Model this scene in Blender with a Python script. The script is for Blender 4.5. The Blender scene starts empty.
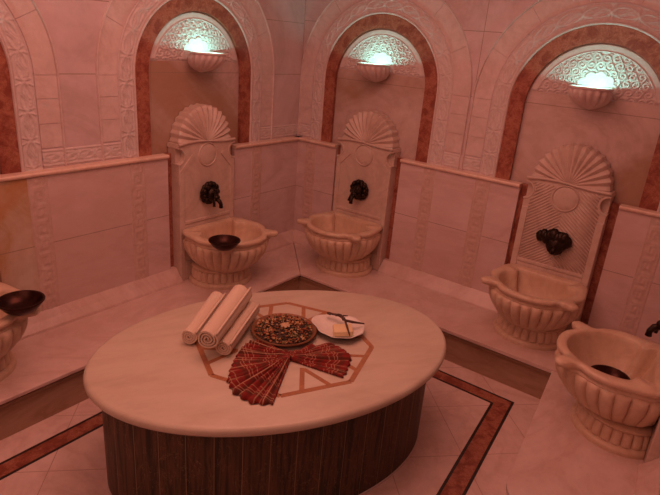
import bpy, bmesh, math, random
from math import sin, cos, pi, sqrt, atan2, floor, hypot
from mathutils import Vector, Matrix

random.seed(7)
SC = bpy.context.scene
COL = SC.collection

# ------------------------------------------------------------------ camera
CX, CY, CZ = 2.6856, -3.2447, 1.5109
YAW, PITCH, ROLL, FPX = 0.6173, -0.3599, 0.0822, 551.894
cam_d = bpy.data.cameras.new('camera')
cam = bpy.data.objects.new('camera', cam_d)
COL.objects.link(cam)
F = Vector((-sin(YAW)*cos(PITCH), cos(YAW)*cos(PITCH), sin(PITCH)))
R0 = Vector((cos(YAW), sin(YAW), 0)); U0 = R0.cross(F)
R1 = R0*cos(ROLL) + U0*sin(ROLL); U1 = -R0*sin(ROLL) + U0*cos(ROLL)
cam.matrix_world = Matrix(((R1.x, U1.x, -F.x, CX), (R1.y, U1.y, -F.y, CY), (R1.z, U1.z, -F.z, CZ), (0, 0, 0, 1)))
cam_d.sensor_fit = 'HORIZONTAL'; cam_d.sensor_width = 36; cam_d.lens = FPX*36/660
cam_d.clip_start = 0.01
SC.camera = cam

# ------------------------------------------------------------------ world, lights, exposure
w = bpy.data.worlds.new('world'); SC.world = w; w.use_nodes = True
w.node_tree.nodes['Background'].inputs[0].default_value = (1, .35, .25, 1)
w.node_tree.nodes['Background'].inputs[1].default_value = 0.03
SC.view_settings.view_transform = 'Standard'; SC.view_settings.look = 'None'
SC.view_settings.exposure = 0.10; SC.view_settings.gamma = 1.0
SC.view_settings.use_curve_mapping = False

def area(name, loc, size, power, color, target=None, size_y=None):
    l = bpy.data.lights.new(name, 'AREA'); l.energy = power; l.color = color
    l.size = size
    if size_y: l.shape = 'RECTANGLE'; l.size_y = size_y
    o = bpy.data.objects.new(name, l); COL.objects.link(o); o.location = loc
    if target is not None:
        o.rotation_euler = (Vector(target)-Vector(loc)).to_track_quat('-Z', 'Y').to_euler()
    return o
WARM = (1.0, .375, .275)
area('dome_light', (1.35, -1.75, 2.28), 1.5, 22, WARM, (1.35, -1.75, 0))
area('camera_side_fill', (1.7, -3.6, 1.9), 1.4, 11, (1.0, .39, .28), (1.2, -.6, .5))  # unseen fill lamp added on the camera side to brighten the floor

# ------------------------------------------------------------------ materials
def nt(name):
    m = bpy.data.materials.new(name); m.use_nodes = True
    t = m.node_tree; b = t.nodes['Principled BSDF']
    return m, t, b
def N(t, typ, **kw):
    n = t.nodes.new(typ)
    for k, v in kw.items():
        if k == 'inp':
            for a, c in v.items(): n.inputs[a].default_value = c
        else: setattr(n, k, v)
    return n
def ramp(t, fac, stops):
    r = N(t, 'ShaderNodeValToRGB'); e = r.color_ramp.elements
    e[0].position, e[0].color = stops[0][0], (*stops[0][1], 1)
    e[1].position, e[1].color = stops[-1][0], (*stops[-1][1], 1)
    for p, c in stops[1:-1]:
        x = e.new(p); x.color = (*c, 1)
    t.links.new(fac, r.inputs[0]); return r.outputs[0]
def math_(t, op, a, b=None, c=None):
    n = N(t, 'ShaderNodeMath', operation=op)
    for i, v in enumerate((a, b, c)):
        if v is None: continue
        if isinstance(v, (int, float)): n.inputs[i].default_value = v
        else: t.links.new(v, n.inputs[i])
    return n.outputs[0]
def mixc(t, fac, a, b):
    n = N(t, 'ShaderNodeMix', data_type='RGBA')
    for i, v in ((0, fac), (6, a), (7, b)):
        if isinstance(v, (int, float)): n.inputs[i].default_value = v
        elif isinstance(v, tuple): n.inputs[i].default_value = (*v, 1)
        else: t.links.new(v, n.inputs[i])
    return n.outputs[2]

def marble(name, base, vein, stain=None, scale=2.2, rough=.32, joints=(), diag=None, jcol=(.33, .25, .19),
           stain_lo=.60, stain_hi=.78, jw=.0018, bump=.0, vstretch=(1, 1, 1), spec=.5):
    m, t, b = nt(name)
    tc = N(t, 'ShaderNodeTexCoord')
    mp = N(t, 'ShaderNodeMapping'); mp.inputs['Scale'].default_value = vstretch
    t.links.new(tc.outputs['Object'], mp.inputs[0])
    n1 = N(t, 'ShaderNodeTexNoise', inp={'Scale': scale, 'Detail': 8.0, 'Roughness': .62, 'Distortion': 1.4})
    t.links.new(mp.outputs[0], n1.inputs['Vector'])
    d = math_(t, 'ABSOLUTE', math_(t, 'SUBTRACT', n1.outputs[0], .5))
    v = ramp(t, d, [(0.0, vein), (.035, tuple(.5*a+.5*c for a, c in zip(base, vein))), (.13, base)])
    n3 = N(t, 'ShaderNodeTexNoise', inp={'Scale': scale*9, 'Detail': 6.0, 'Roughness': .7})
    t.links.new(mp.outputs[0], n3.inputs['Vector'])
    sp = ramp(t, n3.outputs[0], [(.3, (.88, .88, .88)), (.62, (1.0, 1.0, 1.0))])
    mul = N(t, 'ShaderNodeMix', data_type='RGBA', blend_type='MULTIPLY'); mul.inputs[0].default_value = 1
    t.links.new(v, mul.inputs[6]); t.links.new(sp, mul.inputs[7])
    colr = mul.outputs[2]
    if stain:
        n2 = N(t, 'ShaderNodeTexNoise', inp={'Scale': scale*.55, 'Detail': 5.0, 'Roughness': .6, 'Distortion': .6})
        mp2 = N(t, 'ShaderNodeMapping'); mp2.inputs['Location'].default_value = (3.1, 1.7, 5.2)
        t.links.new(tc.outputs['Object'], mp2.inputs[0]); t.links.new(mp2.outputs[0], n2.inputs['Vector'])
        f = ramp(t, n2.outputs[0], [(stain_lo, (0, 0, 0)), (stain_hi, (.8, .8, .8))])
        colr = mixc(t, f, colr, stain)
    if joints or diag:
        s = N(t, 'ShaderNodeSeparateXYZ'); t.links.new(tc.outputs['Object'], s.inputs[0])
        ax = {'x': s.outputs[0], 'y': s.outputs[1], 'z': s.outputs[2]}
        acc = None
        for a, val in joints:
            q = math_(t, 'LESS_THAN', math_(t, 'ABSOLUTE', math_(t, 'SUBTRACT', ax[a], val)), jw)
            acc = q if acc is None else math_(t, 'MAXIMUM', acc, q)
        if diag:
            per, o1, o2, (x0, x1, y0, y1) = diag
            for sg, off in ((1, o1), (-1, o2)):
                e = math_(t, 'ADD', math_(t, 'MULTIPLY_ADD', ax['y'], float(sg), off), ax['x'])
                fr = math_(t, 'ABSOLUTE', math_(t, 'SUBTRACT', math_(t, 'FRACT', math_(t, 'DIVIDE', e, per)), .5))
                q = math_(t, 'GREATER_THAN', fr, .5 - jw*1.4/per)
                acc = q if acc is None else math_(t, 'MAXIMUM', acc, q)
        colr = mixc(t, acc, colr, jcol)
    t.links.new(colr, b.inputs['Base Color'])
    rr = math_(t, 'MULTIPLY_ADD', n3.outputs[0], .05, rough-.02); t.links.new(rr, b.inputs['Roughness'])
    b.inputs['Specular IOR Level'].default_value = spec
    if bump:
        bp = N(t, 'ShaderNodeBump', inp={'Strength': .5, 'Distance': bump}); t.links.new(n3.outputs[0], bp.inputs['Height'])
        t.links.new(bp.outputs[0], b.inputs['Normal'])
    return m

MB_, MV_, MS_ = (.72, .60, .62), (.61, .49, .49), (.50, .33, .18)
M = {}
M['wall'] = marble('wall_marble', MB_, MV_, (.56, .44, .34), scale=1.3, rough=.38, joints=[('z', 1.256), ('z', 1.62), ('x', 0.003), ('x', 1.339)])
M['wall_left'] = marble('left_wall_marble', MB_, MV_, (.56, .42, .31), scale=1.1, rough=.38, joints=[('z', 1.256), ('z', 1.60)])
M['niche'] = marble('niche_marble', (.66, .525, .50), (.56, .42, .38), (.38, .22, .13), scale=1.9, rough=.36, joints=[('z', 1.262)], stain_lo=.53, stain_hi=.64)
M['dado'] = marble('dado_marble', (.75, .605, .605), (.66, .50, .485), (.64, .46, .40), scale=1.5, rough=.36, joints=[('z', .440)], vstretch=(.6, 1, 1.6), stain_lo=.5, stain_hi=.72)
M['stained_dado'] = marble('stained_dado_marble', (.66, .56, .48), (.55, .40, .28), (.50, .24, .07), scale=2.0, rough=.36, joints=[('z', .440)], stain_lo=.50, stain_hi=.66)
M['trim'] = marble('trim_marble', (.76, .64, .62), (.68, .55, .52), scale=3, rough=.42)
M['rail'] = marble('rail_marble', (.88, .68, .57), (.80, .58, .47), scale=3, rough=.34)
M['carved'] = marble('carved_marble', (.74, .65, .64), (.68, .58, .56), scale=5, rough=.75)
M['key'] = marble('key_pattern_marble', (.69, .53, .48), (.62, .45, .40), scale=6, rough=.45)
M['red'] = marble('red_marble', (.34, .105, .062), (.48, .21, .14), (.21, .045, .028), scale=34, rough=.33, bump=.0006, stain_lo=.45, stain_hi=.6)
M['black'] = marble('black_marble', (.02, .014, .012), (.04, .03, .03), scale=6, rough=.3)
M['bench'] = marble('bench_marble', (.76, .60, .56), (.66, .48, .43), (.62, .42, .32), scale=1.6, rough=.30, vstretch=(1, .7, 1))
M['riser'] = marble('brown_riser_marble', (.46, .31, .21), (.36, .22, .14), (.32, .20, .12), scale=3, rough=.35, vstretch=(.4, .4, 2.4))
M['floor'] = marble('floor_marble', (.84, .655, .61), (.74, .54, .49), (.68, .47, .40), scale=1.6, rough=.26,
                    diag=(.5, -.37, -.25, (0, 1, 0, 1)), jcol=(.52, .36, .31), stain_lo=.54)
M['table'] = marble('table_marble', (.67, .585, .48), (.61, .51, .41), (.60, .48, .41), scale=1.2, rough=.33, vstretch=(.5, 1.3, 1))
M['basin'] = marble('basin_marble', (.76, .585, .44), (.67, .48, .35), (.62, .42, .27), scale=3.5, rough=.36, stain_lo=.5, stain_hi=.8)
M['panel'] = marble('panel_marble', (.71, .57, .50), (.62, .48, .41), (.60, .44, .34), scale=2.6, rough=.42)
M['inlay'] = marble('inlay_marble', (.47, .215, .105), (.38, .16, .08), scale=14, rough=.28)
M['ceiling'] = marble('ceiling_plaster', (.72, .64, .60), (.70, .62, .58), scale=1, rough=.7)

def simple(name, col, rough=.5, metal=0., noise=None, nscale=60, bump=0.):
    m, t, b = nt(name)
    b.inputs['Roughness'].default_value = rough; b.inputs['Metallic'].default_value = metal
    tc = N(t, 'ShaderNodeTexCoord')
    n = N(t, 'ShaderNodeTexNoise', inp={'Scale': nscale, 'Detail': 5.0, 'Roughness': .6})
    t.links.new(tc.outputs['Object'], n.inputs['Vector'])
    t.links.new(ramp(t, n.outputs[0], [(.3, col), (.7, noise or tuple(min(1, c*1.25) for c in col))]), b.inputs['Base Color'])
    if bump:
        bp = N(t, 'ShaderNodeBump', inp={'Strength': .6, 'Distance': bump}); t.links.new(n.outputs[0], bp.inputs['Height'])
        t.links.new(bp.outputs[0], b.inputs['Normal'])
    return m
M['bronze'] = simple('dark_bronze', (.018, .011, .009), .38, .75, (.05, .03, .02), 90, .002)
M['copper'] = simple('dark_copper', (.030, .012, .010), .36, .85, (.06, .022, .016), 40, .0015)
M['towel'] = simple('towel_cotton', (.68, .545, .43), .95, 0, (.78, .65, .53), 420, .003)
M['towel_core'] = simple('towel_inner', (.52, .42, .33), .95, 0, (.66, .55, .45), 420, .003)
M['wicker'] = simple('tray_copper', (.20, .085, .040), .5, .3, (.32, .15, .075), 60, .001)
M['dish'] = simple('dish_shell', (.74, .69, .63), .35, 0, (.82, .78, .73), 30, .001)
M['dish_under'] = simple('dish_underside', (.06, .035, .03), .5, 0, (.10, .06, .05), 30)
M['soap'] = simple('soap', (.76, .60, .34), .45, 0, (.80, .65, .40), 20)
M['twig'] = simple('twig_bark', (.055, .028, .02), .8, 0, (.10, .05, .035), 120)
M['bulb'] = simple('lamp_bulb', (.8, .9, .85), .4)
PET = [simple('petal_%s' % n, c, .85, 0, c2, 80) for n, c, c2 in (
    ('tan', (.42, .24, .11), (.55, .33, .16)), ('rust', (.26, .08, .035), (.38, .12, .05)), ('olive', (.14, .12, .045), (.22, .19, .07)),
    ('dark', (.05, .028, .02), (.09, .05, .035)), ('cream', (.50, .34, .20), (.60, .44, .28)))]

_t = M['bulb'].node_tree; _b = _t.nodes['Principled BSDF']
_b.inputs['Emission Color'].default_value = (.62, 1.0, .78, 1); _b.inputs['Emission Strength'].default_value = 6

# table body: dark green-brown marble cut in tall book-matched planks
def body_mat():
    m, t, b = nt('dark_striped_marble')
    uv = N(t, 'ShaderNodeUVMap'); uv.uv_map = 'UVMap'
    s = N(t, 'ShaderNodeSeparateXYZ'); t.links.new(uv.outputs[0], s.inputs[0])
    mp = N(t, 'ShaderNodeMapping'); mp.inputs['Scale'].default_value = (26, 1.6, 1); t.links.new(uv.outputs[0], mp.inputs[0])
    n = N(t, 'ShaderNodeTexNoise', inp={'Scale': 1.6, 'Detail': 7.0, 'Roughness': .65, 'Distortion': .5}); t.links.new(mp.outputs[0], n.inputs['Vector'])
    c = ramp(t, n.outputs[0], [(.28, (.010, .010, .006)), (.44, (.045, .034, .018)), (.55, (.12, .062, .034)), (.63, (.035, .038, .018)), (.72, (.20, .125, .06)), (.85, (.05, .04, .02))])
    mp2 = N(t, 'ShaderNodeMapping'); mp2.inputs['Scale'].default_value = (5, 3.0, 1); t.links.new(uv.outputs[0], mp2.inputs[0])
    n2 = N(t, 'ShaderNodeTexNoise', inp={'Scale': 2.2, 'Detail': 4.0, 'Roughness': .6, 'Distortion': 2.5}); t.links.new(mp2.outputs[0], n2.inputs['Vector'])
    f = ramp(t, math_(t, 'ABSOLUTE', math_(t, 'SUBTRACT', n2.outputs[0], .56)), [(0, (1, 1, 1)), (.006, (0, 0, 0))])
    c = mixc(t, math_(t, 'MULTIPLY', f, .55), c, (.40, .26, .13))
    fr = math_(t, 'FRACT', math_(t, 'DIVIDE', s.outputs[0], .098))
    j = math_(t, 'LESS_THAN', fr, .022)
    c = mixc(t, math_(t, 'MULTIPLY', j, .8), c, (.36, .24, .13))
    t.links.new(c, b.inputs['Base Color']); b.inputs['Roughness'].default_value = .45; b.inputs['Specular IOR Level'].default_value = .3
    return m
M['body'] = body_mat()

def plaid_mat():
    m, t, b = nt('red_plaid_cotton')
    uv = N(t, 'ShaderNodeUVMap'); uv.uv_map = 'UVMap'
    s = N(t, 'ShaderNodeSeparateXYZ'); t.links.new(uv.outputs[0], s.inputs[0])
    def band(src, per, off, lo, hi):
        fr = math_(t, 'FRACT', math_(t, 'MULTIPLY_ADD', src, 1/per, off))
        return math_(t, 'MULTIPLY', math_(t, 'GREATER_THAN', fr, lo), math_(t, 'LESS_THAN', fr, hi))
    x, y = s.outputs[0], s.outputs[1]
    c = (.23, .018, .014)
    c = mixc(t, math_(t, 'MULTIPLY', band(x, .11, 0, .55, .78), .65), c, (.10, .03, .015))
    c = mixc(t, math_(t, 'MULTIPLY', band(y, .09, .2, .55, .78), .65), c, (.10, .03, .015))
    for a, p, o in ((x, .085, 0), (y, .10, .2)):
        for lo in (.10, .24, .86):
            c = mixc(t, math_(t, 'MULTIPLY', band(a, p, o, lo, lo+.04), .55), c, (.55, .36, .22))
    t.links.new(c, b.inputs['Base Color']); b.inputs['Roughness'].default_value = .95
    return m
M['plaid'] = plaid_mat()

# ------------------------------------------------------------------ mesh helpers
class B:
    def __init__(s): s.bm = bmesh.new(); s.uv = None
    def v(s, *p): return s.bm.verts.new(p if len(p) == 3 else p[0])
    def face(s, vs):
        try: return s.bm.faces.new(vs)
        except ValueError: return None
    def box(s, x0, x1, y0, y1, z0, z1, bev=0):
        vs = [s.v(x, y, z) for x in (x0, x1) for y in (y0, y1) for z in (z0, z1)]
        fs = [s.face([vs[i] for i in q]) for q in ((0, 1, 3, 2), (4, 6, 7, 5), (0, 4, 5, 1), (2, 3, 7, 6), (0, 2, 6, 4), (1, 5, 7, 3))]
        if bev:
            es = list({e for f in fs for e in f.edges})
            bmesh.ops.bevel(s.bm, geom=es, offset=bev, segments=2, profile=.5, affect='EDGES')
    def prism(s, poly, y0, y1, plane='xz', bev=0):
        """poly: 2-D outline; extruded between y0 and y1 along the remaining axis"""
        def P(a, b_, h): return (a, h, b_) if plane == 'xz' else (a, b_, h)
        A = [s.v(P(a, b_, y0)) for a, b_ in poly]; C = [s.v(P(a, b_, y1)) for a, b_ in poly]
        n = len(poly); fs = [s.face(A), s.face(C[::-1])]
        for i in range(n): s.face([A[i], C[i], C[(i+1) % n], A[(i+1) % n]])
        if bev:
            es = [e for f in fs if f for e in f.edges]
            bmesh.ops.bevel(s.bm, geom=list(set(es)), offset=bev, segments=3, profile=.5, affect='EDGES')
    def rings(s, rings, closed=True, cap0=False, cap1=False):
        R = [[s.v(p) for p in r] for r in rings]
        n = len(R[0])
        for a, b_ in zip(R, R[1:]):
            for i in range(n if closed else n-1):
                s.face([a[i], a[(i+1) % n], b_[(i+1) % n], b_[i]])
        if cap0: s.face(R[0][::-1])
        if cap1: s.face(R[-1])
        return R
    def lathe(s, prof, c=(0, 0, 0), n=40, axis='z', cap0=False, cap1=False, mod=None):
        rr = []
        for r, h in prof:
            ring = []
            for i in range(n):
                a = 2*pi*i/n; q = r*(mod(a, h) if mod else 1)
                if axis == 'z': ring.append((c[0]+q*cos(a), c[1]+q*sin(a), c[2]+h))
                else: ring.append((c[0]+q*cos(a), c[1]-h, c[2]+q*sin(a)))
            rr.append(ring)
        s.rings(rr, True, cap0, cap1)
    def tube(s, path, rad, n=10, cap=True, flat=1.0):
        path = [Vector(p) for p in path]; rr = []
        for i, p in enumerate(path):
            d = (path[min(i+1, len(path)-1)]-path[max(i-1, 0)]).normalized()
            a = d.orthogonal() if abs(d.z) > .99 else d.cross(Vector((0, 0, 1)))
            a.normalize(); b_ = a.cross(d)
            r = rad[i] if isinstance(rad, (list, tuple)) else rad
            rr.append([p+a*r*cos(2*pi*k/n)+b_*r*flat*sin(2*pi*k/n) for k in range(n)])
        s.rings(rr, True, cap, cap)
    def ball(s, c, r, sc=(1, 1, 1), nu=16, nv=10, rot=None, bump=None):
        rr = []
        for j in range(nv+1):
            th = pi*j/nv; ring = []
            for i in range(nu):
                ph = 2*pi*i/nu
                k = r*(1+(bump(ph, th) if bump else 0))
                p = Vector((k*max(sin(th), 1e-3)*cos(ph)*sc[0], k*max(sin(th), 1e-3)*sin(ph)*sc[1], k*cos(th)*sc[2]))
                if rot: p = rot @ p
                ring.append(p+Vector(c))
            rr.append(ring)
        s.rings(rr, True, True, True)
    def grid(s, nu, nv, f, uvf=None):
        V = [[s.v(f(i/nu, j/nv)) for j in range(nv+1)] for i in range(nu+1)]
        if uvf and not s.uv: s.uv = s.bm.loops.layers.uv.new('UVMap')
        for i in range(nu):
            for j in range(nv):
                fc = s.face([V[i][j], V[i+1][j], V[i+1][j+1], V[i][j+1]])
                if uvf and fc:
                    for lp, (a, b_) in zip(fc.loops, ((i, j), (i+1, j), (i+1, j+1), (i, j+1))): lp[s.uv].uv = uvf(a/nu, b_/nv)
    def build(s, name, mat, parent=None, smooth=False, fix=True, angle=None):
        if fix: bmesh.ops.recalc_face_normals(s.bm, faces=s.bm.faces)
        me = bpy.data.meshes.new(name); s.bm.to_mesh(me); s.bm.free()
        mats = mat if isinstance(mat, list) else [mat]
        for x in mats: me.materials.append(x)
        if smooth:
            me.polygons.foreach_set('use_smooth', [True]*len(me.polygons))
            if angle is not None: me.set_sharp_from_angle(angle=math.radians(angle))
        o = bpy.data.objects.new(name, me); COL.objects.link(o)
        if parent: o.parent = parent
        return o

def tag(o, label, cat, group=None, kind=None):
    o['label'] = label; o['category'] = cat
    if group: o['group'] = group
    if kind: o['kind'] = kind
    return o
def thing(name, label, cat, loc=(0, 0, 0), rz=0., group=None):
    o = bpy.data.objects.new(name, None); COL.objects.link(o); o.empty_display_size = .05
    o.location = loc; o.rotation_euler = (0, 0, rz)
    return tag(o, label, cat, group)
def struct(o, frame=None):
    o['kind'] = 'structure'
    if frame: o.location = frame[0]; o.rotation_euler = (0, 0, frame[1])
    return o
def dup(root, loc, rz, label):
    r = root.copy(); COL.objects.link(r); r.location = loc; r.rotation_euler = (0, 0, rz); r['label'] = label
    for ch in list(root.children):
        c = ch.copy(); COL.objects.link(c); c.parent = r
        for g in list(ch.children):
            d = g.copy(); COL.objects.link(d); d.parent = c
    return r
TN = [0]
def trim(): TN[0] += 1; return 'trim_%d' % TN[0]

# ------------------------------------------------------------------ layout numbers
ZF = -.21                     # floor; the bench top is z = 0
ZR = .81                      # top of the dado rail
ZC, RI, RO, RP, RT = 1.2515, .353, .437, .541, .660     # arch centre height and band radii
DD = .04                      # dado slab thickness
ZSK = .082                    # top of the skirting
ZT = 2.35                     # ceiling
H90 = pi/2
TH3 = math.radians(-84.79)
C0, C1, C2, C3 = -2.476, -.959, .661, 1.997
XB = .045   # benches start behind the dado face
def x3(y): return 2.792 - .0912*(y+.78)
FR_BACK = ((0, 0, 0), 0.)     # local X along the wall, local -Y into the room
FR_LEFT = ((0, 0, 0), H90)    # local X = world Y
FR_RIGHT = ((x3(-.78), -.78, 0), TH3)
NICHE = {'n0': ((0, C0, 0), H90), 'n1': ((0, C1, 0), H90), 'n2': ((C2, 0, 0), 0.), 'n3': ((C3, 0, 0), 0.)}

# ------------------------------------------------------------------ walls with arched recesses
def wall(name, frame, x0, x1, centres, mat):
    b = B(); rec = .022; kf = []
    bounds = []
    cs = sorted(centres)
    for i, c in enumerate(cs):
        lo = x0 if i == 0 else (cs[i-1]+c)/2
        hi = x1 if i == len(cs)-1 else (cs[i+1]+c)/2
        bounds.append((c, lo, hi))
    if not cs:
        b.face([b.v(x0, 0, ZF), b.v(x1, 0, ZF), b.v(x1, 0, ZT), b.v(x0, 0, ZT)])
    for c, lo, hi in bounds:
        inner, outer = [], []
        for z in (ZF, ZC): inner.append((-RI, z)); outer.append((lo-c, z))
        ang = [pi*(1-k/48) for k in range(1, 48)]
        for cx_, cz_ in ((lo-c, ZT-ZC), (hi-c, ZT-ZC)): ang.append(atan2(cz_, cx_))
        for a in sorted(ang, reverse=True):
            inner.append((RI*cos(a), ZC+RI*sin(a)))
            ts = [(ZT-ZC)/sin(a)]
            if cos(a) > 1e-6: ts.append((hi-c)/cos(a))
            if cos(a) < -1e-6: ts.append((lo-c)/cos(a))
            t_ = min(ts); outer.append((t_*cos(a), ZC+t_*sin(a)))
        for z in (ZC, ZF): inner.append((RI, z)); outer.append((hi-c, z))
        A = [b.v(c+p[0], 0, p[1]) for p in inner]; O = [b.v(c+p[0], 0, p[1]) for p in outer]
        K = [b.v(c+p[0], rec, p[1]) for p in inner]
        for i in range(len(A)-1):
            b.face([O[i], O[i+1], A[i+1], A[i]]); b.face([A[i], A[i+1], K[i+1], K[i]])
        kf.append(b.face(K))
    bk = [[b.v(x, y, z) for z in (ZF, ZT)] for y in (.0, .12) for x in (x0, x1)]
    (a0, a1), (c0, c1), (d0, d1), (e0, e1) = bk
    for q in ((d0, d1, e1, e0), (a0, a1, d1, d0), (c0, e0, e1, c1), (a1, c1, e1, d1), (a0, d0, e0, c0)): b.face(list(q))
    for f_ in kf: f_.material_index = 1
    return struct(b.build(name, [mat, M['niche']], fix=False), frame)
wall('wall_back', FR_BACK, -.0, x3(0)+.02, [C2, C3], M['wall'])
wall('wall_left', FR_LEFT, -4.3, 0.0, [C0, C1], M['wall_left'])
wall('wall_right', FR_RIGHT, -3.5, .79, [], M['wall'])
b = B(); b.box(-.1, 3.2, -4.4, -4.3, ZF, ZT); struct(b.build('wall_front', M['wall']))
b = B(); b.box(-.1, 3.2, -4.4, .1, ZT, ZT+.08); struct(b.build('ceiling', M['ceiling']))
b = B(); b.box(-.1, 3.2, -4.4, .1, ZF-.08, ZF); struct(b.build('floor', M['floor']))

# ------------------------------------------------------------------ arch bands
LJ = ZC-ZR
def arch_path(s, r, rm):
    """s: length along the band measured on radius rm; r: radius"""
    la = pi*rm
    if s <= LJ: return (-r, ZR+s)
    if s >= LJ+la: return (r, ZC-(s-LJ-la))
    a = pi-(s-LJ)/rm
    return (r*cos(a), ZC+r*sin(a))
def chain(l, q):
    """interlocking ovals holding S-scrolls; l in periods, q in -1..1 across"""
    f = l-floor(l)-.5
    e = hypot(f/.46, q/.66)
    h = 0.
    h = max(h, 1-abs(e-1)/.17)
    if e < .84:
        h = max(h, 1-abs(q-.34*sin(f*2*pi*1.15))/.15)
        h = max(h, .9-abs(q+.30-.34*sin(f*2*pi*1.15))/.11, .9-abs(q-.30-.34*sin(f*2*pi*1.15))/.11)
    g = (f % 1.0); g = min(g, 1-g) if g > .5 else g
    k = .5-abs(f)
    h = max(h, (1-abs(abs(q)*.13-k)/.022) if k < .13 else 0)
    return max(0, min(1, h*1.6))
def band_mesh(r0, r1, d0, relief, nl, nw, pat, per=.135):
    rm = (r0+r1)/2; L = 2*LJ+pi*rm
    def f(u, v):
        r = r0+(r1-r0)*v; q = 2*v-1
        edge = max(0, 1-abs(abs(q)-.90)/.07)
        inn = pat(u*L/per, q/.82) if abs(q) < .82 else 0
        h = d0 + relief*max(inn, min(1, edge*1.5)) 
        if v <= 0 or v >= 1: h = -.004
        x, z = arch_path(u*L, r, rm); return (x, -h, z)
    b = B(); b.grid(nl, nw, f); return b
first = {}
def place(key, maker):
    """one mesh, linked once per niche"""
    for nk, fr in NICHE.items():
        if key not in first:
            o = maker(); first[key] = o
        else:
            o = first[key].copy(); COL.objects.link(o)
        o.name = trim(); struct(o, fr)
# red marble surround
def red_band():
    rm = (RI+RO)/2; L = 2*LJ+pi*rm; b = B()
    prof = [(RI-.0025, -.019), (RI-.0025, .004), (RO, .004), (RO, -.01)]
    rr = []
    for i in range(121):
        ring = []
        for r, h in prof:
            x, z = arch_path(L*i/120, r, rm); ring.append((x, -h, z))
        rr.append(ring)
    b.rings(rr, closed=False); return b.build('trim', M['red'], smooth=True, angle=40)
place('red', red_band)
# pale bead between red and carved band, and outer moulding
def bead(r, w_, h):
    def mk():
        L = 2*LJ+pi*r; b = B(); rr = []
        for i in range(141):
            ring = []
            for k in range(7):
                a = pi*k/6; x, z = arch_path(L*i/140, r-w_*cos(a), r); ring.append((x, -h*sin(a), z))
            rr.append(ring)
        b.rings(rr, closed=False); return b.build('trim', M['trim'], smooth=True)
    return mk
place('bead', bead(RO+.007, .008, .014))
place('carved', lambda: band_mesh(RO+.012, RP, .003, .007, 560, 22, chain).build('trim', M['carved'], smooth=True))
place('outer_bead', bead(RT-.004, .006, .013))
def tile_band():
    """small square tiles on the jambs, curved slabs over the arch"""
    rm = (RP+RT)/2; b = B(); g = .0011
    def seg(s0, s1, n):
        prof = [(RP+.004, 0), (RP+.004, .0035), (RT-.010, .0035), (RT-.010, 0)]
        rr = []
        for i in range(n+1):
            s = s0+(s1-s0)*i/n; ring = []
            for r, h in prof:
                x, z = arch_path(s, r, rm); ring.append((x, -h, z))
            rr.append(ring)
        b.rings(rr, closed=False)
        for e in (0, -1): b.face([b.v(p) for p in rr[e]])
    cuts = [.10, .216, .333, LJ]
    for a, c in zip(cuts, cuts[1:]): seg(a+g, c-g, 1)
    la = pi*rm; nseg = 7
    for k in range(nseg): seg(LJ+la*k/nseg+g, LJ+la*(k+1)/nseg-g, 10)
    tot = 2*LJ+la
    for a, c in zip(cuts, cuts[1:]): seg(tot-c+g, tot-a-g, 1)
    return b.build('trim', M['trim'])
place('tiles', tile_band)

# carved arabesque over the recess
def scroll(x, z):
    P_ = .046
    j = round(z/(P_*.86)); 
    best = None
    for jj in (j-1, j, j+1):
        off = .5*P_ if jj % 2 else 0.
        i = round((x-off)/P_)
        for ii in (i-1, i, i+1):
            cx, cz = ii*P_+off, jj*P_*.86; d = hypot(x-cx, z-cz)
            if best is None or d < best[0]: best = (d, cx, cz, ii, jj)
    d, cx, cz, ii, jj = best
    s = 1 if (ii+jj) % 2 else -1
    a = atan2(z-cz, x-cx)
    h = cos(2*pi*d/.0165+s*a*1.0)
    return max(0, min(1, .5+h*1.1))
def tympanum():
    b = B(); z0 = 1.325-ZC
    def f(u, v):
        r = .345*v; 
        a0 = math.asin(min(1, z0/r)) if r > z0 else H90
        a = a0+(pi-2*a0)*u
        x, z = r*cos(a), r*sin(a)
        if r <= z0: x, z = (u-.5)*-.001, z0
        h = .010
        dd = hypot(x, z-.10); an = atan2(z-.10, x)
        lim = .100+.012*abs(sin(an*5.5))
        if r < .312 and dd > lim:
            h = .003+.008*scroll(x, z)
            if r > .306: h = .014
        if dd <= lim and dd > lim-.010: h = .015
        h *= max(0, min(1, (z-z0)/.015))
        if v >= 1: h = 0
        return (x, .022-h, ZC+z)
    b.grid(300, 130, f); return b.build('trim', M['carved'], smooth=True)
place('tympanum', tympanum)

# horizontal carved band just above the rail, between the arches
def meander(l, q):
    """Greek-key like waves"""
    f = l-floor(l); s = 1 if int(floor(l)) % 2 else -1
    y = q*s; h = 0.
    segs = [((0, -.7), (.85, -.7)), ((.85, -.7), (.85, .35)), ((.85, .35), (.35, .35)), ((.35, .35), (.35, -.2)), ((0, -.7), (0, .7)), ((.62, -.2), (.35, -.2)), ((1, -.7), (1, .7))]
    for (a, c), (e, g) in segs:
        t_ = 0
        ab = ((e-a), (g-c)*.5); l2 = ab[0]**2+ab[1]**2
        if l2: t_ = max(0, min(1, ((f-a)*ab[0]+(y-c)*.5*ab[1])/l2))
        d = hypot(f-a-ab[0]*t_, (y-c)*.5-ab[1]*t_)
        h = max(h, 1.5-d/.055)
    return max(0, min(1, h))
def carved_strip(length, width, pat, per, relief=.005, d0=.0, nw=18):
    """vertical strip local: X across, Z up from 0, front towards -Y"""
    b = B(); nl = max(8, int(length/.006))
    def f(u, v):
        q = 2*v-1
        edge = max(0, 1-abs(abs(q)-.88)/.08)
        inn = pat(u*length/per, q/.8) if abs(q) < .8 else 0
        h = d0+relief*max(inn, min(1, edge*1.5))
        if v <= 0 or v >= 1: h = -.001
        return ((v-.5)*width, -h, u*length)
    b.grid(nl, nw, f); return b
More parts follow.
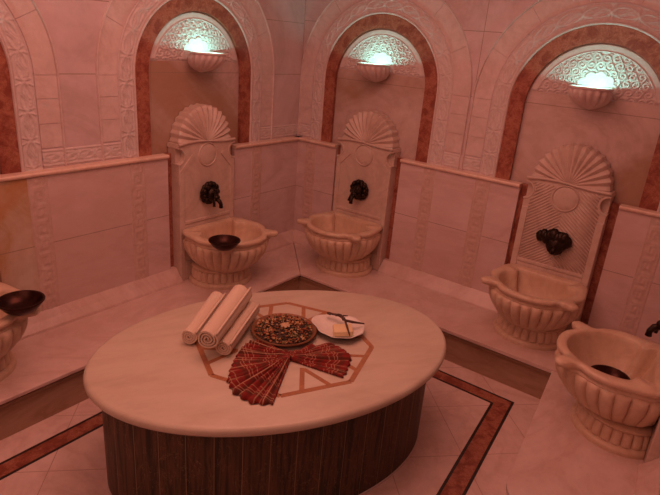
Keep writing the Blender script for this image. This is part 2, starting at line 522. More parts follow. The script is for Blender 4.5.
def upper_band(frame, xa, xb):
    b = B(); L = xb-xa
    def f(u, v):
        q = 2*v-1
        edge = max(0, 1-abs(abs(q)-.88)/.08); inn = chain(u*L/.09, q/.8) if abs(q) < .8 else 0
        h = .002+.005*max(inn, min(1, edge*1.5))
        if v <= 0 or v >= 1: h = 0
        return (xa+u*L, -h, ZR+.008+v*.083)
    b.grid(max(6, int(L/.006)), 16, f)
    struct(b.build(trim(), M['carved'], smooth=True), frame)
upper_band(FR_LEFT, C0+RP+.004, C1-RP-.004); upper_band(FR_LEFT, C1+RP+.004, -.01)
upper_band(FR_BACK, .01, C2-RP-.004); upper_band(FR_BACK, C2+RP+.004, C3-RP-.004); upper_band(FR_BACK, C3+RP+.004, x3(0)-.01)

# ------------------------------------------------------------------ dado panels, rail, key-pattern strips, red reveals, skirting
PW = .268   # half width of the opening in the dado
def dado(frame, xa, xb, m='dado'):
    b = B(); b.box(xa, xb, -DD, .02, 0.0, ZR-.02); struct(b.build(trim(), M[m]), frame)
def rail(frame, xa, xb):
    prof = [(-.0, -.021), (.050, -.021), (.055, -.018), (.058, -.012), (.058, -.006), (.055, -.001), (.048, .0), (0, .0)]
    b = B(); b.rings([[(x, -p, ZR+z) for p, z in prof] for x in (xa, xb)], True, True, True)
    struct(b.build(trim(), M['rail']), frame)
def skirt(frame, xa, xb):
    prof = [(0, 0), (.108, 0), (.104, .012), (.072, .046), (.044, ZSK), (.02, ZSK), (0, ZSK)]
    b = B(); b.rings([[(x, -p, z) for p, z in prof] for x in (xa, xb)], True, True, True)
    struct(b.build('baseboard_%s' % {0.: 'back'}.get(frame[1], 'left' if frame[1] > 0 else 'right'), M['bench']), frame)
for fr, cs, xa, xb in ((FR_LEFT, [C0, C1], -4.3, -.0), (FR_BACK, [C2, C3], .0, x3(0)), (FR_RIGHT, [0.], -3.4, .74)):
    e = [xa]+[v for c in cs for v in (c-PW, c+PW)]+[xb]
    for i in range(0, len(e), 2):
        a, c = e[i], e[i+1]
        if fr is FR_LEFT and i == 2:
            dado(fr, a, -2.036, 'stained_dado'); dado(fr, -2.034, c)
        else: dado(fr, a, c)
        rail(fr, a, c)
    for i, c in enumerate(cs):
        sb = B()
        for sg in (-1, 1):
            lo, hi = sorted((c+sg*.205, c+sg*(PW-.001))); sb.box(lo, hi, -.012, .018, 0, ZR-.003)
        o = struct(sb.build(trim(), M['red']), fr)
    PH = .225
    e = [xa]+[v for c in cs for v in (c-PH, c+PH)]+[xb]
    for i in range(0, len(e), 2): skirt(fr, e[i], e[i+1])
def kstrip(frame, xc, width=.10, pat=meander, per=.085):
    o = carved_strip(ZR-.024-ZSK+.03, width, pat, per, .0034, .0012).build(trim(), M['key'], smooth=True)
    ox, oy, rz = frame[0][0], frame[0][1], frame[1]
    o['kind'] = 'structure'; o.rotation_euler = (0, 0, rz)
    o.location = (ox+cos(rz)*xc+sin(rz)*DD, oy+sin(rz)*xc-cos(rz)*DD, ZSK-.03)
for yc in (-1.987, -1.435, -.480): kstrip(FR_LEFT, yc)
for xc, wd in ((.165, .10), (1.145, .088), (1.504, .10), (2.465, .092)): kstrip(FR_BACK, xc, wd)
kstrip(FR_RIGHT, .45); kstrip(FR_RIGHT, -.45)

# ------------------------------------------------------------------ floor inlay
def inlay_path(pts_o, pts_i, z, m):
    b = B()
    for (a, c), (e, g) in zip(zip(pts_o, pts_o[1:]), zip(pts_i, pts_i[1:])):
        lo = [b.v(*p, ZF) for p in (a, c, g, e)]; hi = [b.v(*p, z) for p in (a, c, g, e)]
        b.face(hi)
        for k in range(4): b.face([lo[k], lo[(k+1) % 4], hi[(k+1) % 4], hi[k]])
    return struct(b.build(trim(), m))
def border(o):
    """inlay line set o inside the outer edge"""
    return [(.632+o, -4.2), (.632+o, -.627-o), (2.0970-o*1.01+.000, -.627-o), (2.0970-o*1.01+.089*3.573, -4.2)]
inlay_path(border(-.002), border(.088), ZF+.0010, M['red'])
inlay_path(border(-.004), border(.008), ZF+.0016, M['black'])
inlay_path(border(.078), border(.090), ZF+.0016, M['black'])

# ------------------------------------------------------------------ benches
D = .524; TK = .020; OH = .030
def bench(label, top, riser, mould):
    t = thing('stone_bench', label, 'bench', (0, 0, ZF), 0)
    b = B(); b.prism(top, -TK-ZF, 0-ZF, 'xy', bev=.005); b.build('slab', M['bench'], t)
    b = B(); b.prism(riser, .0, -TK-.001-ZF, 'xy'); r = b.build('riser', M['riser'], t); r['label'] = 'brown marble riser'
    b = B(); b.prism(mould, -TK-.024-ZF, -TK-.011-ZF, 'xy', bev=.003); b.build('moulding', M['riser'], t)
    return t
g = .0012
def xe(y): return 2.2504 - .0912*(y+.80)
bench('long stone bench along the left wall, under two carved basins',
      [(XB, -4.28), (D, -4.28), (D, -D-g), (XB, -XB-g*2)], [(XB, -4.28), (D-OH, -4.28), (D-OH, -D+OH-g), (XB, -XB-g*2)],
      [(XB, -4.28), (D-OH+.016, -4.28), (D-OH+.016, -D+OH-.016-g), (XB, -XB-g*2)])
bench('stone bench along the back wall, under two carved basins',
      [(XB+g*2, -XB), (D+g, -D), (xe(-D), -D), (x3(-D)-XB, -D), (x3(0)-XB, -XB)], [(XB+g*2, -XB), (D-OH+g, -D+OH), (x3(-D+OH)-XB, -D+OH), (x3(0)-XB, -XB)],
      [(XB+g*2, -XB), (D-OH+.016+g, -D+OH-.016), (x3(-D+OH)-XB, -D+OH-.016), (x3(0)-XB, -XB)])
def endpoly(off, ye, rad):
    p = [(x3(-D)-XB, -D-g), (xe(-D)+off, -D-g)]
    cx, cy = xe(ye)+off+rad, ye+rad
    for k in range(0, 13):
        a = pi+H90*k/12; p.append((cx+rad*cos(a), cy+rad*sin(a)))
    p.append((x3(ye)-XB, ye)); return p
bench('short stone bench with a rounded end at the right wall', endpoly(0, -1.57, .15), endpoly(OH, -1.54, .13), endpoly(OH-.016, -1.558, .142))

# ------------------------------------------------------------------ oval table
TCX, TCY, TA, TB, TR = 1.375, -1.690, .768, .512, math.radians(62.4)
ZTOP = .30
tb = thing('oval_table', 'big oval massage table of pale marble on a dark striped base', 'table', (TCX, TCY, ZF), TR)
def ell(off, n=160, z=0):
    return [((TA-off)*cos(2*pi*i/n), (TB-off)*sin(2*pi*i/n), z) for i in range(n)]
b = B(); zt = ZTOP-ZF
b.rings([ell(.08, z=zt-.036), ell(.016, z=zt-.036), ell(.006, z=zt-.033), ell(.001, z=zt-.026), ell(0, z=zt-.019), ell(.002, z=zt-.010), ell(.008, z=zt-.003), ell(.018, z=zt)], True, True, True)
b.build('table_top', M['table'], tb, smooth=True, angle=50)
b = B()
# body with uv measured along the perimeter
nseg = 200; per = [0]
pts = [(.712*cos(2*pi*i/nseg)-.002, .434*sin(2*pi*i/nseg), 0) for i in range(nseg)]
for i in range(nseg): per.append(per[-1]+hypot(pts[(i+1) % nseg][0]-pts[i][0], pts[(i+1) % nseg][1]-pts[i][1]))
b.grid(nseg, 4, lambda u, v: (*pts[int(round(u*nseg)) % nseg][:2], (zt-.036)*v+.001), lambda u, v: (per[int(round(u*nseg))], v*.46))
b.build('base', M['body'], tb, smooth=True)
def ell2(k, z): return [((.712+k)*cos(2*pi*i/nseg)-.002, (.434+k)*sin(2*pi*i/nseg), z) for i in range(nseg)]
b = B(); b.rings([ell2(.006, 0), ell2(.006, .006), ell2(-.001, .007)], True, True, True); b.build('plinth', M['trim'], tb, smooth=True, angle=30)
# octagon inlay (world frame is easier: undo the table rotation)
OX, OY, OR = 1.378, -1.676, .372
oc = B(); hw = .0105
def to_t(p):
    dx, dy = p[0]-TCX, p[1]-TCY; return (dx*cos(TR)+dy*sin(TR), -dx*sin(TR)+dy*cos(TR))
def bar(p, q, w_=hw, z1=.0010):
    p, q = Vector(p), Vector(q); d = (q-p).normalized(); n_ = Vector((-d.y, d.x))*w_
    poly = [to_t(v) for v in (p+n_, q+n_, q-n_, p-n_)]
    oc.prism(poly, zt-.003, zt+z1, 'xy')
rot0 = math.radians(-6.)
V8 = [Vector((OX+OR*cos(rot0+k*pi/4), OY+OR*sin(rot0+k*pi/4))) for k in range(8)]
for k in range(8):
    a, c = V8[k], V8[(k+1) % 8]; bar(a, c)
    rad = (a-Vector((OX, OY))).normalized(); tn = Vector((-rad.y, rad.x)); wdt = .077
    for sg in (-1, 1):
        # start on the octagon edge, end where it meets its neighbour
        st = a+tn*sg*wdt-rad*wdt*math.tan(math.radians(22.5))
        en = Vector((OX, OY))+tn*sg*wdt+rad*wdt/math.tan(math.radians(22.5))
        bar(st, en-(en-st).normalized()*(0 if sg > 0 else hw*.9), hw*.9, .0008+.0001*sg)
oc.build('octagon_inlay', M['inlay'], tb)['label'] = 'brown octagonal inlay'

# ------------------------------------------------------------------ basins
def basin(label, frame, ear=56.):
    t = thing('marble_basin', label, 'basin', frame[0], frame[1], None)
    CW = .285; BACK = .0895; n = 208
    def r_out(th, k=1.):
        a = abs(th)
        r = .244
        e = math.radians(ear)
        r += k*.060*math.exp(-((a-e)/.120)**4)
        r -= k*.010*math.exp(-((a-e-.26)/.10)**2)+k*.008*math.exp(-((a-e+.26)/.10)**2)
        r += .014*math.exp(-((a-1.62)/.30)**2)
        if a > 1.75: r = r+(.285-r)*min(1, (a-1.75)/.45)
        return r
    def r_in(th):
        a = abs(th); r = .201
        r -= .035*math.exp(-((a-2.12)/.16)**2)
        if a > 2.25:
            rr = .150/max(.2, -cos(a)); r = min(rr, .22) if a > 2.32 else r+(min(rr, .22)-r)*(a-2.25)/.07
        return r
    def P(r, th, z, cw=CW):
        u, w_ = r*sin(th), cw+r*cos(th)
        return (u, -max(w_, BACK), z)
    ths = [-pi+2*pi*i/n for i in range(n)]
    b = B()
    def gad(th, a): return 1+a*(abs(sin(th*13))**.45-.75)
    rr = []
    cwz = lambda q: CW-(1-q)*.075
    # inside from the bottom up
    for q, z in ((.02, .165), (.35, .166), (.62, .176), (.80, .212), (.92, .262), (.98, .315), (1.0, .338)):
        rr.append([P(r_in(th)*q, th, z, CW-.0*(1-q)) for th in ths])
    rr.append([P(r_in(th)+.006, th, .3455) for th in ths])
    rr.append([P(r_out(th)-.010, th, .3455) for th in ths])
    rr.append([P(r_out(th)-.002, th, .340) for th in ths])
    rr.append([P(r_out(th), th, .330) for th in ths])
    rr.append([P(r_out(th)-.006, th, .318) for th in ths])
    rr.append([P(r_out(th, .75)-.018, th, .312) for th in ths])
    for q, z, k, a in ((.945, .306, .5, 0), (.955, .299, .4, .0), (.94, .294, .3, .0), (.965, .287, .2, .03), (.975, .276, .12, .075), (.965, .250, .06, .085), (.93, .220, .0, .085), (.865, .188, 0, .085), (.785, .158, 0, .08), (.71, .136, 0, .06), (.65, .124, 0, .02), (.62, .118, 0, 0), (.60, .110, 0, 0)):
        rr.append([P(r_out(th, k)*q*gad(th, a), th, z, cwz(q)) for th in ths])
    b.rings(rr, True, True, True)
    b.build('bowl', M['basin'], t, smooth=True, angle=60)
    b = B(); rr = []
    fc = .225
    def ft(th, a): return 1+a*(abs(sin(th*13))**.35-.8)
    for r, z, a in ((.160, .120, 0), (.176, .117, 0), (.184, .109, 0), (.178, .100, 0), (.168, .097, .0), (.170, .092, .06), (.177, .082, .09), (.180, .050, .09), (.182, .036, .08), (.178, .031, .0), (.194, .027, 0), (.200, .016, 0), (.198, .006, 0), (.198, 0, 0)):
        ring = []
        for th in ths:
            u, w_ = r*1.03*ft(th, a)*sin(th), fc-.02+r*.98*ft(th, a)*cos(th); ring.append((u, -max(w_, BACK), z))
        rr.append(ring)
    b.rings(rr, True, True, True); b.build('pedestal', M['basin'], t, smooth=True, angle=50)
    return t
BF = {'b0': NICHE['n0'], 'b1': NICHE['n1'], 'b2': NICHE['n2'], 'b3': NICHE['n3'], 'b4': FR_RIGHT}
bs = basin('fluted marble basin with a dark metal bowl perched on its front corner, left wall', BF['b1'], 47.)
bs['group'] = 'carved marble washing basins'
dup(bs, *BF['b0'], 'fluted marble basin cut off by the left edge of the picture')
bs2 = basin('empty fluted marble basin nearest the room corner, on the back wall bench', BF['b2'], 57.); bs2['group'] = bs['group']
dup(bs2, *BF['b3'], 'fluted marble basin below the fountain panel with diagonal grooves')
dup(bs, *BF['b4'], 'fluted marble basin on the right wall bench with a dark bowl inside')

# ------------------------------------------------------------------ fountain panels
def torus_flat(b, c, r, w_, h, y, n=48, a0=0, a1=2*pi):
    rr = []
    full = abs(a1-a0-2*pi) < 1e-6
    for i in range(n+(0 if full else 1)):
        a = a0+(a1-a0)*i/n; ring = []
        for k in range(8):
            q = 2*pi*k/8; ring.append((c[0]+(r+w_*cos(q))*cos(a), y-h*sin(q), c[1]+(r+w_*cos(q))*sin(a)))
        rr.append(ring)
    if full: rr.append(rr[0])
    b.rings(rr)
def panel(label, frame, grooves=False, taper=0.0):
    t = thing('fountain_panel', label, 'fountain panel', frame[0], frame[1], 'carved wall panels behind the basins')
    HWD = .222; FRONT = -.082
    # outline with circular bites at the shoulders
    P = [(-HWD, 0), (HWD, 0), (HWD, .747)]
    bc, br = .797, .047
    for k in range(0, 13):
        a = -H90+(-pi)*k/12
        P.append((HWD+.004+br*cos(a), bc+br*sin(a)))
    P.append((HWD-.0, .868)); P.append((-HWD, .868))
    for k in range(0, 13):
        a = H90-pi*k/12
        P.append((-HWD-.004+br*cos(a), bc+br*sin(a)))
    P.append((-HWD, .747))
    b = B(); b.prism(P, FRONT, .018, 'xz')
    b.build('slab', M['panel'], t)
    # half discs set back in the bites
    for sg in (-1, 1):
        b = B(); dp_ = []
        for k in range(25):
            q = -H90+pi*k/24; dp_.append((sg*(HWD-.001-.0465*cos(q)), bc+.0465*sin(q)))
        if sg > 0: dp_ = dp_[::-1]
        b.prism(dp_, -.050, .017, 'xz')
        rr = []
        for k in range(25):
            q = -H90+pi*k/24; cx_, cz_ = sg*(HWD+.003-.050*cos(q)), bc+.050*sin(q)
            rr.append([(cx_-sg*.006*cos(t_)*cos(q), FRONT-.005*sin(t_), cz_+.006*cos(t_)*sin(q)) for t_ in [2*pi*m/8 for m in range(8)]])
        b.rings(rr, True, True, True)
        b.build('roundel', M['panel'], t, smooth=True, angle=40)
    # raised frame lines: verticals, ledge, sloping shoulders
    b = B(); y0, y1 = FRONT-.006, FRONT+.004
    for sg in (-1, 1):
        xs = sorted((sg*.222, sg*.186)); b.box(xs[0], xs[1], y0, y1, .0, .700, .004)
    b.box(-.186, .186, y0-.003, y1, .372, .392, .004)
    b.box(-.186, .186, y0+.003, y1, .340, .366, .003)
    b.box(-.186, .186, y0, y1, 0, .12, .004)
    if not grooves:
        for sg in (-1, 1):
            poly = [(sg*.186, .700), (sg*.2215, .700), (sg*.124, .800), (sg*.106, .785)]
            if sg < 0: poly = poly[::-1]
            b.prism(poly, y0, y1, 'xz')
    b.build('frame', M['panel'], t)
    # medallion
    b = B(); torus_flat(b, (0, .790), .070, .005, .007, FRONT, 48)
    b.lathe([(.0005, .006), (.040, .005), (.060, .003), (.066, .0)], c=(0, FRONT, .790), n=40, axis='y', cap0=True)
    b.build('medallion', M['panel'], t, smooth=True, angle=60)
    if grooves:
        b = B()
        def clipline(sg, off):
            runs, pts = [], []
            for k in range(121):
                x = .186*k/120*sg; z = off-abs(x)*.80
                if .396 < z < .850 and hypot(x, z-.790) > .080 and hypot(abs(x)-.224, z-.797) > .058: pts.append((x, z))
                else:
                    if len(pts) > 5: runs.append(pts)
                    pts = []
            if len(pts) > 5: runs.append(pts)
            return runs
        for sg in (-1, 1):
            for k in range(31):
                off = .402+k*.0195
                for run in clipline(sg, off):
                    (xa, za), (xb, zb) = run[0], run[-1]
                    b.tube([(xa, FRONT-.001, za), (xb, FRONT-.001, zb)], .0042, 6)
        b.build('chevron_ribs', M['panel'], t, smooth=True)
    # scallop shell crest
    sh = B(); nl = 15; R_ = .200; zc = .868
    def f(u, v):
        a = math.radians(-4)+(pi+math.radians(8))*u
        ph = u*nl; fr_ = ph-floor(ph)
        lob = 1-abs(2*fr_-1)
        rm = R_*(1+.045*lob)
        r = rm*v
        ridge = lob**.9
        dome = .006*sin(min(1, v*1.15)*pi*.55)
        h = .010+dome+.014*ridge*min(1, v*1.6)
        h -= .026*v*v
        if v > .95: h -= (v-.95)/.05*.008
        sway = -.012*sin((u-.5)*pi*2) * 0
        x, z = r*cos(a), r*sin(a)*1.04
        return (x, FRONT+.012-h, zc+z)
    sh.grid(nl*12, 26, f)
    # outer wall of the shell back to the wall
    ring0, ring1 = [], []
    N_ = nl*12
    for i in range(N_+1):
        p = f(i/N_, 1.0); ring0.append(p); ring1.append((p[0], .018, p[2]))
    sh.rings([ring0, ring1], closed=False)
    c = sh.build('shell', M['panel'], t, smooth=True, angle=70)
    # wavy moulding under the shell
    b = B(); pts = []
    for k in range(41):
        x = -.222+.444*k/40; z = .866+.006*sin(x/.222*pi)*-1-.008*(1-(x/.222)**2)*-1
        pts.append((x, FRONT-.006, z))
    b.tube(pts, [.006+.004*abs(p[0])/.222 for p in pts], 8); b.build('moulding', M['panel'], t, smooth=True)
    return t
def _scale(b, k, c, kz=None):
    for v in b.bm.verts:
        v.co = Vector(c)+Vector(((v.co.x-c[0])*k, (v.co.y-c[1])*k, (v.co.z-c[2])*(kz or k)))
def tap_round(t):
    """ornate bronze mask spout"""
    b = B(); FY = -.088; zc = .548
    b.lathe([(.046, 0), (.052, .006), (.050, .013), (.036, .018), (.0005, .020)], c=(0, FY, zc), n=48, axis='y', mod=lambda a, h: 1+.06*abs(sin(a*6)))
    b.ball((0, FY-.026, zc-.002), .030, (1, .85, 1.1), 24, 16, bump=lambda p, th: .09*sin(p*7)*sin(th*5))
    for k in range(11):
        a = 2*pi*k/11; b.ball((.038*cos(a), FY-.018, zc+.002+.040*sin(a)), .013, (1, .9, 1), 8, 6)
    b.ball((0, FY-.056, zc-.012), .014, (1.2, 1, .9), 12, 8)
    for sg in (-1, 1):
        b.ball((sg*.014, FY-.046, zc+.012), .007, (1, 1, 1), 8, 6); b.ball((sg*.024, FY-.030, zc+.030), .010, (1, .8, 1.2), 8, 6)
    _scale(b, 1.38, (0, FY, zc)); sp = b.build('mask_spout', M['bronze'], t, smooth=True); sp['label'] = 'dark bronze mask spout'
    h = B()
    h.tube([(.0, FY-.05, zc-.016), (.002, FY-.072, zc-.026), (.004, FY-.080, zc-.040), (.004, FY-.080, zc-.056)], [.011, .010, .009, .010], 10)
    h.tube([(.0, FY-.045, zc+.02), (-.018, FY-.060, zc-.030), (-.022, FY-.064, zc-.050)], [.006, .005, .007], 8)
    _scale(h, 1.38, (0, FY, zc)); h.build('tap_nozzle', M['bronze'], sp, smooth=True)
def tap_wide(t):
    b = B(); FY = -.088; zc = .556
    # a wide, ruffled leaf-like body
    for k in range(9):
        x = -.078+.0185*k; q = 1-abs(k-4.6)/6.
        b.ball((x, FY-.020-.022*q, zc+.018*q+.006*sin(k*2.1)), .020+.010*q, (1.1, 1.0, 1.15), 14, 10, bump=lambda p, th, k=k: .10*sin(p*5+k)*sin(th*4))
    b.ball((.016, FY-.040, zc-.020), .044, (1.15, .85, 1.0), 20, 14, bump=lambda p, th: .08*sin(p*6)*sin(th*5))
    b.ball((.052, FY-.034, zc-.010), .026, (1, .9, 1.1), 16, 10)
    b.ball((-.006, FY-.044, zc-.020), .026, (1, .9, .9), 16, 10)
    b.ball((-.086, FY-.022, zc+.008), .012, (1.6, .8, .7), 12, 8)
    _scale(b, 1.0, (0, FY, zc), 1.25); sp = b.build('leaf_spout', M['bronze'], t, smooth=True); sp['label'] = 'wide dark bronze leaf spout'
    h = B()
    h.tube([(.018, FY-.05, zc-.030), (.018, FY-.075, zc-.045), (.018, FY-.080, zc-.066)], [.013, .012, .013], 10)
    h.build('tap_nozzle', M['bronze'], sp, smooth=True)
PL = {'b0': 'tall shell-topped wall panel beyond the left edge, behind the cut-off basin',
      'b1': 'tall shell-topped wall panel on the left wall with a round bronze spout',
      'b2': 'tall shell-topped wall panel nearest the room corner, plain field and round bronze spout',
      'b3': 'tall shell-topped wall panel with diagonal grooves and a wide bronze spout',
      'b4': 'tall shell-topped wall panel on the right wall, cut off by the picture edge'}
for k in ('b0', 'b1', 'b2', 'b3', 'b4'):
    if k == 'b0': continue
    p_ = panel(PL[k], BF[k], grooves=(k == 'b3'))
    (tap_wide if k == 'b3' else tap_round)(p_)
p_ = panel(PL['b0'], BF['b0']); tap_round(p_)

# ------------------------------------------------------------------ shell lamps
def shell_lamp(label, frame):
    t = thing('shell_lamp', label, 'wall lamp', frame[0], frame[1], 'shell uplights in the arches')
    b = B(); zr = 1.385; n = 72; R_ = .104; yb = -.088
    def P(q, th, z, flute):
        r = R_*q*(1+flute*(abs(sin(th*8))-.5)); k = min(1, (zr-z)/.125)
        return (r*cos(th), min(.018, yb+.070*max(0, k)**1.5-r*sin(th)*.98), z)
    ths = [2*pi*i/n for i in range(n+1)]
    rr = []
    for q, z, fl in ((.05, zr-.060, 0), (.5, zr-.056, 0), (.78, zr-.036, 0), (.90, zr-.010, 0), (.93, zr, 0), (1.0, zr, 0), (1.03, zr-.004, 0), (1.02, zr-.010, 0), (.96, zr-.013, 0), (.97, zr-.020, .14), (.95, zr-.042, .20), (.86, zr-.064, .22), (.68, zr-.086, .22), (.44, zr-.102, .14), (.22, zr-.111, 0), (.04, zr-.117, 0)):
        rr.append([P(q, th, z, fl) for th in ths])
    b.rings(rr, closed=False)
    b.build('bowl', M['trim'], t, smooth=True, angle=60)
    b = B(); b.ball((0, -.108, zr-.034), .014, (1.6, 1, 1), 16, 10); b.build('bulb', M['bulb'], t, smooth=True)
    l = bpy.data.lights.new('uplight', 'SPOT'); l.energy = LAMP; l.spot_size = math.radians(172); l.spot_blend = .35; l.color = (.30, 1.0, .84); l.shadow_soft_size = .008
    o = bpy.data.objects.new('uplight', l); COL.objects.link(o); o.parent = t; o.location = (0, -.108, zr-.013)
    o.rotation_euler = Vector((0, .112, .16)).to_track_quat('-Z', 'Y').to_euler()
    return t
LAMP = 1.65
for k, s in (('n1', 'glowing shell uplight under the arch on the left wall, nearest the corner'), ('n2', 'glowing shell uplight in the middle arch, greenish light'),
             ('n3', 'glowing shell uplight in the right arch above the grooved panel'), ('n0', 'shell uplight in the arch cut off by the left picture edge')):
    shell_lamp(s, NICHE[k])

# ------------------------------------------------------------------ metal bowls
def metal_bowl(label, loc, rx=0, ry=0, R_=.090):
    b = B(); s = R_/.09
    prof = [(.0005, .004), (.045, .004), (.066, .016), (.078, .032), (.084, .046), (.090, .047), (.091, .0495), (.090, .052), (.083, .052), (.074, .036), (.060, .018), (.040, .009), (.0005, .008)]
    prof = [(.0005, .0), (.046, .0)]+prof[2:]
    b.lathe([(r*s, h*s) for r, h in prof], n=56, cap0=True, cap1=True)
    o = b.build('metal_bowl', M['copper'], smooth=True, angle=50); o.location = loc; o.rotation_euler = (rx, ry, 0)
    return tag(o, label, 'bowl', 'dark copper hamam bowls')
metal_bowl('dark copper bowl resting on the rim of the left wall basin', (.492, -1.195, .3462))
metal_bowl('dark copper bowl on the cut-off basin at the left picture edge', (.470, -2.315, .3462), R_=.092)
metal_bowl('dark copper bowl lying inside the right wall basin', (2.500, -.768, .1675), R_=.085)

# ------------------------------------------------------------------ towels
def towel(label, p0, p1, r, seed):
    t = thing('rolled_towel', label, 'towel', ((p0[0]+p1[0])/2, (p0[1]+p1[1])/2, (p0[2]+p1[2])/2-r), 0, 'rolled pale towels on the table')
    o0 = Vector(t.location); rnd = random.Random(seed)
    d = (Vector(p1)-Vector(p0)); L = d.length; d.normalize()
    side = d.cross(Vector((0, 0, 1))).normalized(); upv = side.cross(d)
    turns = 3.2; n = 110; th = .0085
    def sec(shift, l, off, wob):
        pts = []
        for i in range(n+1):
            q = i/n; a = -.6+2*pi*turns*q
            rr = (r*(1+.16*l/L)-th)*(.12+.88*q)+off
            rr *= 1+wob*sin(3*a+seed)*.5
            pts.append(Vector(p0)-o0+d*(l+.006*(1-q)*shift)+side*rr*cos(a)+upv*rr*sin(a)*(.97 if sin(a) < 0 else 1.0))
        return pts
    b = B(); K = 12; rr = []
    for k in range(K+1):
        l = L*k/K; wob = .05+.03*sin(k*1.3+seed)
        o_ = sec(0, l, th*.42, wob); i_ = sec(0, l, -th*.42, wob)
        rr.append(o_+i_[::-1])
    R = b.rings(rr, True, False, False)
    m = n+1
    for ring in (R[0], R[-1]):
        for i in range(n): b.face([ring[i], ring[i+1], ring[2*m-2-i], ring[2*m-1-i]])
    b.build('terry_roll', M['towel'], t, smooth=True, angle=60)
    # woven hem where the outer layer ends
    b = B(); a = -.6+2*pi*turns; rs = r-th*.2; rs2 = r*1.16-th*.2
    b.tube([Vector(p0)-o0+d*(L*k/10)+side*(rs+(rs2-rs)*k/10)*cos(a)+upv*(rs+(rs2-rs)*k/10)*sin(a) for k in range(11)], .005, 8); b.build('hem', M['towel'], t, smooth=True)
    return t
towel('pale rolled towel at the far left of the three, smallest end showing', (1.120, -1.972, ZTOP+.044), (.942, -1.655, ZTOP+.048), .041, 1)
towel('pale rolled towel on top, in the middle of the three', (1.262, -2.000, ZTOP+.103), (1.078, -1.640, ZTOP+.115), .050, 2)
towel('pale rolled towel at the right of the three, beside the tray', (1.280, -1.934, ZTOP+.044), (1.122, -1.618, ZTOP+.048), .041, 4)

# ------------------------------------------------------------------ plaid cloth, gathered in the middle and fanned both ways
GX, GY = 1.487, -1.768
def fan(b, a0, a1, rads, npl, amp, seed, s0):
    a0, a1 = math.radians(a0), math.radians(a1)
    def rad(u):
        x = u*(len(rads)-1); i = min(int(x), len(rads)-2); q = x-i; q = q*q*(3-2*q)
        return rads[i]*(1-q)+rads[i+1]*q
    def f(u, v):
        a = a0+(a1-a0)*u
        R_ = rad(u)*(1+.016*sin(u*npl*2*pi+seed)+.02*sin(u*11+seed))
        r = .003+(R_-.003)*v
        a += .05*sin(v*5+u*17+seed)*v*(1-u)*u*4*.35
        ph = u*npl*2*pi
        pl = abs(sin(ph*.5+seed+.9*sin(v*2.2+seed)))
        h = .0035+amp*(pl**1.6)*(1.25-.45*v)*(.75+.35*sin(u*9+seed*2))*min(1, v*5)+.018*math.exp(-(v/.18)**2)
        if u <= 0 or u >= 1 or v >= 1: h = .0022
        return (r*cos(a), r*sin(a), h)
    b.grid(npl*14, 34, f, lambda u, v: ((u-.5)*.62+s0, v*rad(u)*1.1+.010*sin(u*23+seed)))
b = B()
fan(b, 178, 299, [.185, .20, .205, .215, .230, .25, .275, .30, .315, .30], 16, .021, .4, 0)
fan(b, 12, 76, [.225, .235, .240, .245, .245, .225], 8, .016, 1.7, .31)
fan(b, 74, 180, [.215, .15, .080, .060, .058, .078, .185], 6, .012, .7, .1)
cl = b.build('folded_cloth', M['plaid'], smooth=True, fix=True); cl.location = (GX, GY, ZTOP+.001)
sm = cl.modifiers.new('thick', 'SOLIDIFY'); sm.thickness = .002; sm.offset = 1
tag(cl, 'red checked cotton cloth fanned out like a bow tie in front of the tray', 'cloth')

# ------------------------------------------------------------------ tray of dried flowers
TX, TY, RT_ = 1.332, -1.629, .140
tr = thing('round_tray', 'round copper tray heaped with dried flowers between towels and dish', 'tray', (TX, TY, ZTOP+.0225), 0)
tr.rotation_euler = (math.radians(0), 0, 0)
b = B(); b.lathe([(.0005, -.022), (.095, -.022), (.120, -.012), (.134, .0), (.1385, .004), (.141, .003), (.142, .007), (.139, .010), (.133, .008), (.118, -.006), (.095, -.014), (.0005, -.014)], n=72, cap0=True, cap1=True)
b.build('rim', M['wicker'], tr, smooth=True, angle=60)
b = B()
b.lathe([(.122, -.003), (.10, .004), (.05, .010), (.0005, .012)], n=40, cap1=True)
mats = PET; mi = []
rnd = random.Random(3); nf0 = len(b.bm.faces)
for i in range(620):
    a = rnd.uniform(0, 2*pi); r = .124*sqrt(rnd.random()); s = rnd.uniform(.004, .0095)
    z = .008+.008*(1-(r/.124)**2)+rnd.uniform(-.002, .005)
    rt = Matrix.Rotation(rnd.uniform(0, 6.3), 3, 'Z') @ Matrix.Rotation(rnd.uniform(-.9, .9), 3, 'X') @ Matrix.Rotation(rnd.uniform(-.9, .9), 3, 'Y')
    n0 = len(b.bm.faces)
    b.ball((r*cos(a), r*sin(a), z), s, (1, .62, .34), 7, 4, rot=rt)
    mi.append((n0, len(b.bm.faces), rnd.choices(range(5), [2.2, 3, 2.2, 3.6, .5])[0]))
b.bm.faces.ensure_lookup_table()
for i, fc in enumerate(b.bm.faces):
    if i < nf0: fc.material_index = 3
for n0, n1, k in mi:
    for q in range(n0, n1): b.bm.faces[q].material_index = k
fl = b.build('dried_flowers', PET, smooth=True); fl.location = (TX, TY, ZTOP+.0225)
tag(fl, 'mixed brown and rust dried flowers filling the round tray', 'dried flowers', kind='stuff')
b = B()
for k in range(3):
    for j in range(5+k):
        a = 2*pi*j/(5+k)+k*.5; rr_ = .004+.006*k
        rt = Matrix.Rotation(a, 3, 'Z') @ Matrix.Rotation(math.radians(65-20*k), 3, 'Y')
        b.ball((rr_*cos(a), rr_*sin(a), .006-.001*k), .009, (.9, .8, .22), 10, 6, rot=rt)
ro = b.build('dried_rose', PET[4], smooth=True); ro.location = (TX+.002, TY+.004, ZTOP+.0225+.022)
tag(ro, 'cream dried rose lying in the middle of the tray', 'flower')

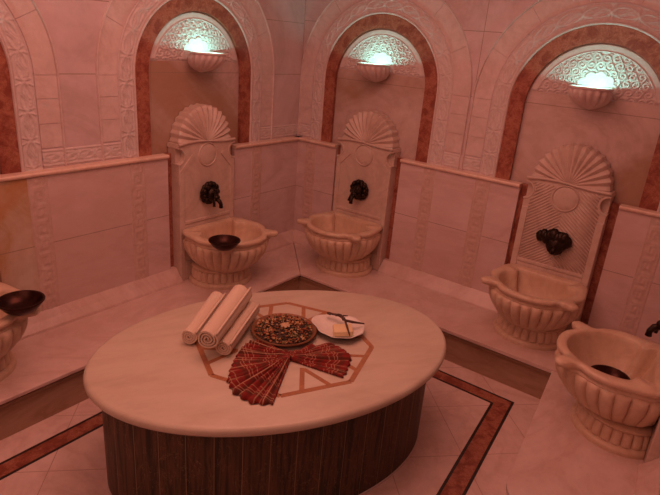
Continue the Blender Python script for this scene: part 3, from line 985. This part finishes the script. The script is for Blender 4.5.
# ------------------------------------------------------------------ dish, soap, twig
DX, DY = 1.497, -1.443
ds = thing('soap_dish', 'white scalloped dish holding a soap bar, right of the tray', 'dish', (DX, DY, ZTOP), 0)
def dish_ring(R_, z, wob, n=72):
    out = []
    for i in range(n):
        a = 2*pi*i/n; r = R_*(1+wob*sin(a*9))
        lip = .30*R_*math.exp(-((((a-math.radians(190)+pi) % (2*pi))-pi)/.42)**2)*(R_/.105)
        out.append(((r+lip)*cos(a), (r+lip)*sin(a), z))
    return out
b = B(); b.rings([dish_ring(.002, .010, 0), dish_ring(.055, .011, 0), dish_ring(.080, .020, .012), dish_ring(.102, .034, .022), dish_ring(.107, .0365, .022), dish_ring(.107, .034, .022)], True, True, False)
b.build('dish_inside', M['dish'], ds, smooth=True)
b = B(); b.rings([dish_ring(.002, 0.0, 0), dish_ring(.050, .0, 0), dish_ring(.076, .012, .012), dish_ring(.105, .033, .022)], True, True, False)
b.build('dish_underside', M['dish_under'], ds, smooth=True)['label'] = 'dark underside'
b = B(); b.box(-.042, .042, -.033, .033, 0, .026, .005)
so = b.build('soap_bar', M['soap'], smooth=True, angle=50); so.location = (1.528, -1.466, ZTOP+.023); so.rotation_euler = (.06, -.05, math.radians(42))
tag(so, 'pale yellow soap bar lying in the white dish', 'soap')
b = B()
z0 = ZTOP+.050
def tws(pts, rs): b.tube([(x, y, z0+h) for x, y, h in pts], rs, 8)
tws([(1.405, -1.415, 0), (1.435, -1.398, .002), (1.460, -1.392, .001), (1.500, -1.412, .002), (1.530, -1.398, .0), (1.575, -1.370, -.002)], [.003, .005, .0065, .006, .006, .003])
tws([(1.500, -1.412, 0), (1.535, -1.45, .004), (1.590, -1.505, .0)], [.005, .005, .003])
tws([(1.478, -1.400, 0), (1.470, -1.385, .004), (1.485, -1.370, .003)], [.004, .004, .002])
for x, y, q in ((1.412, -1.412, .2), (1.447, -1.396, 1.1), (1.488, -1.408, 2.0), (1.462, -1.392, 2.6)):
    b.ball((x, y, z0+.003), .010, (1.5, .8, .6), 8, 6, rot=Matrix.Rotation(q, 3, 'Z'))
tw = b.build('dry_twig', M['twig'], smooth=True)
tag(tw, 'dark dry twig laid across the back of the white dish', 'twig')
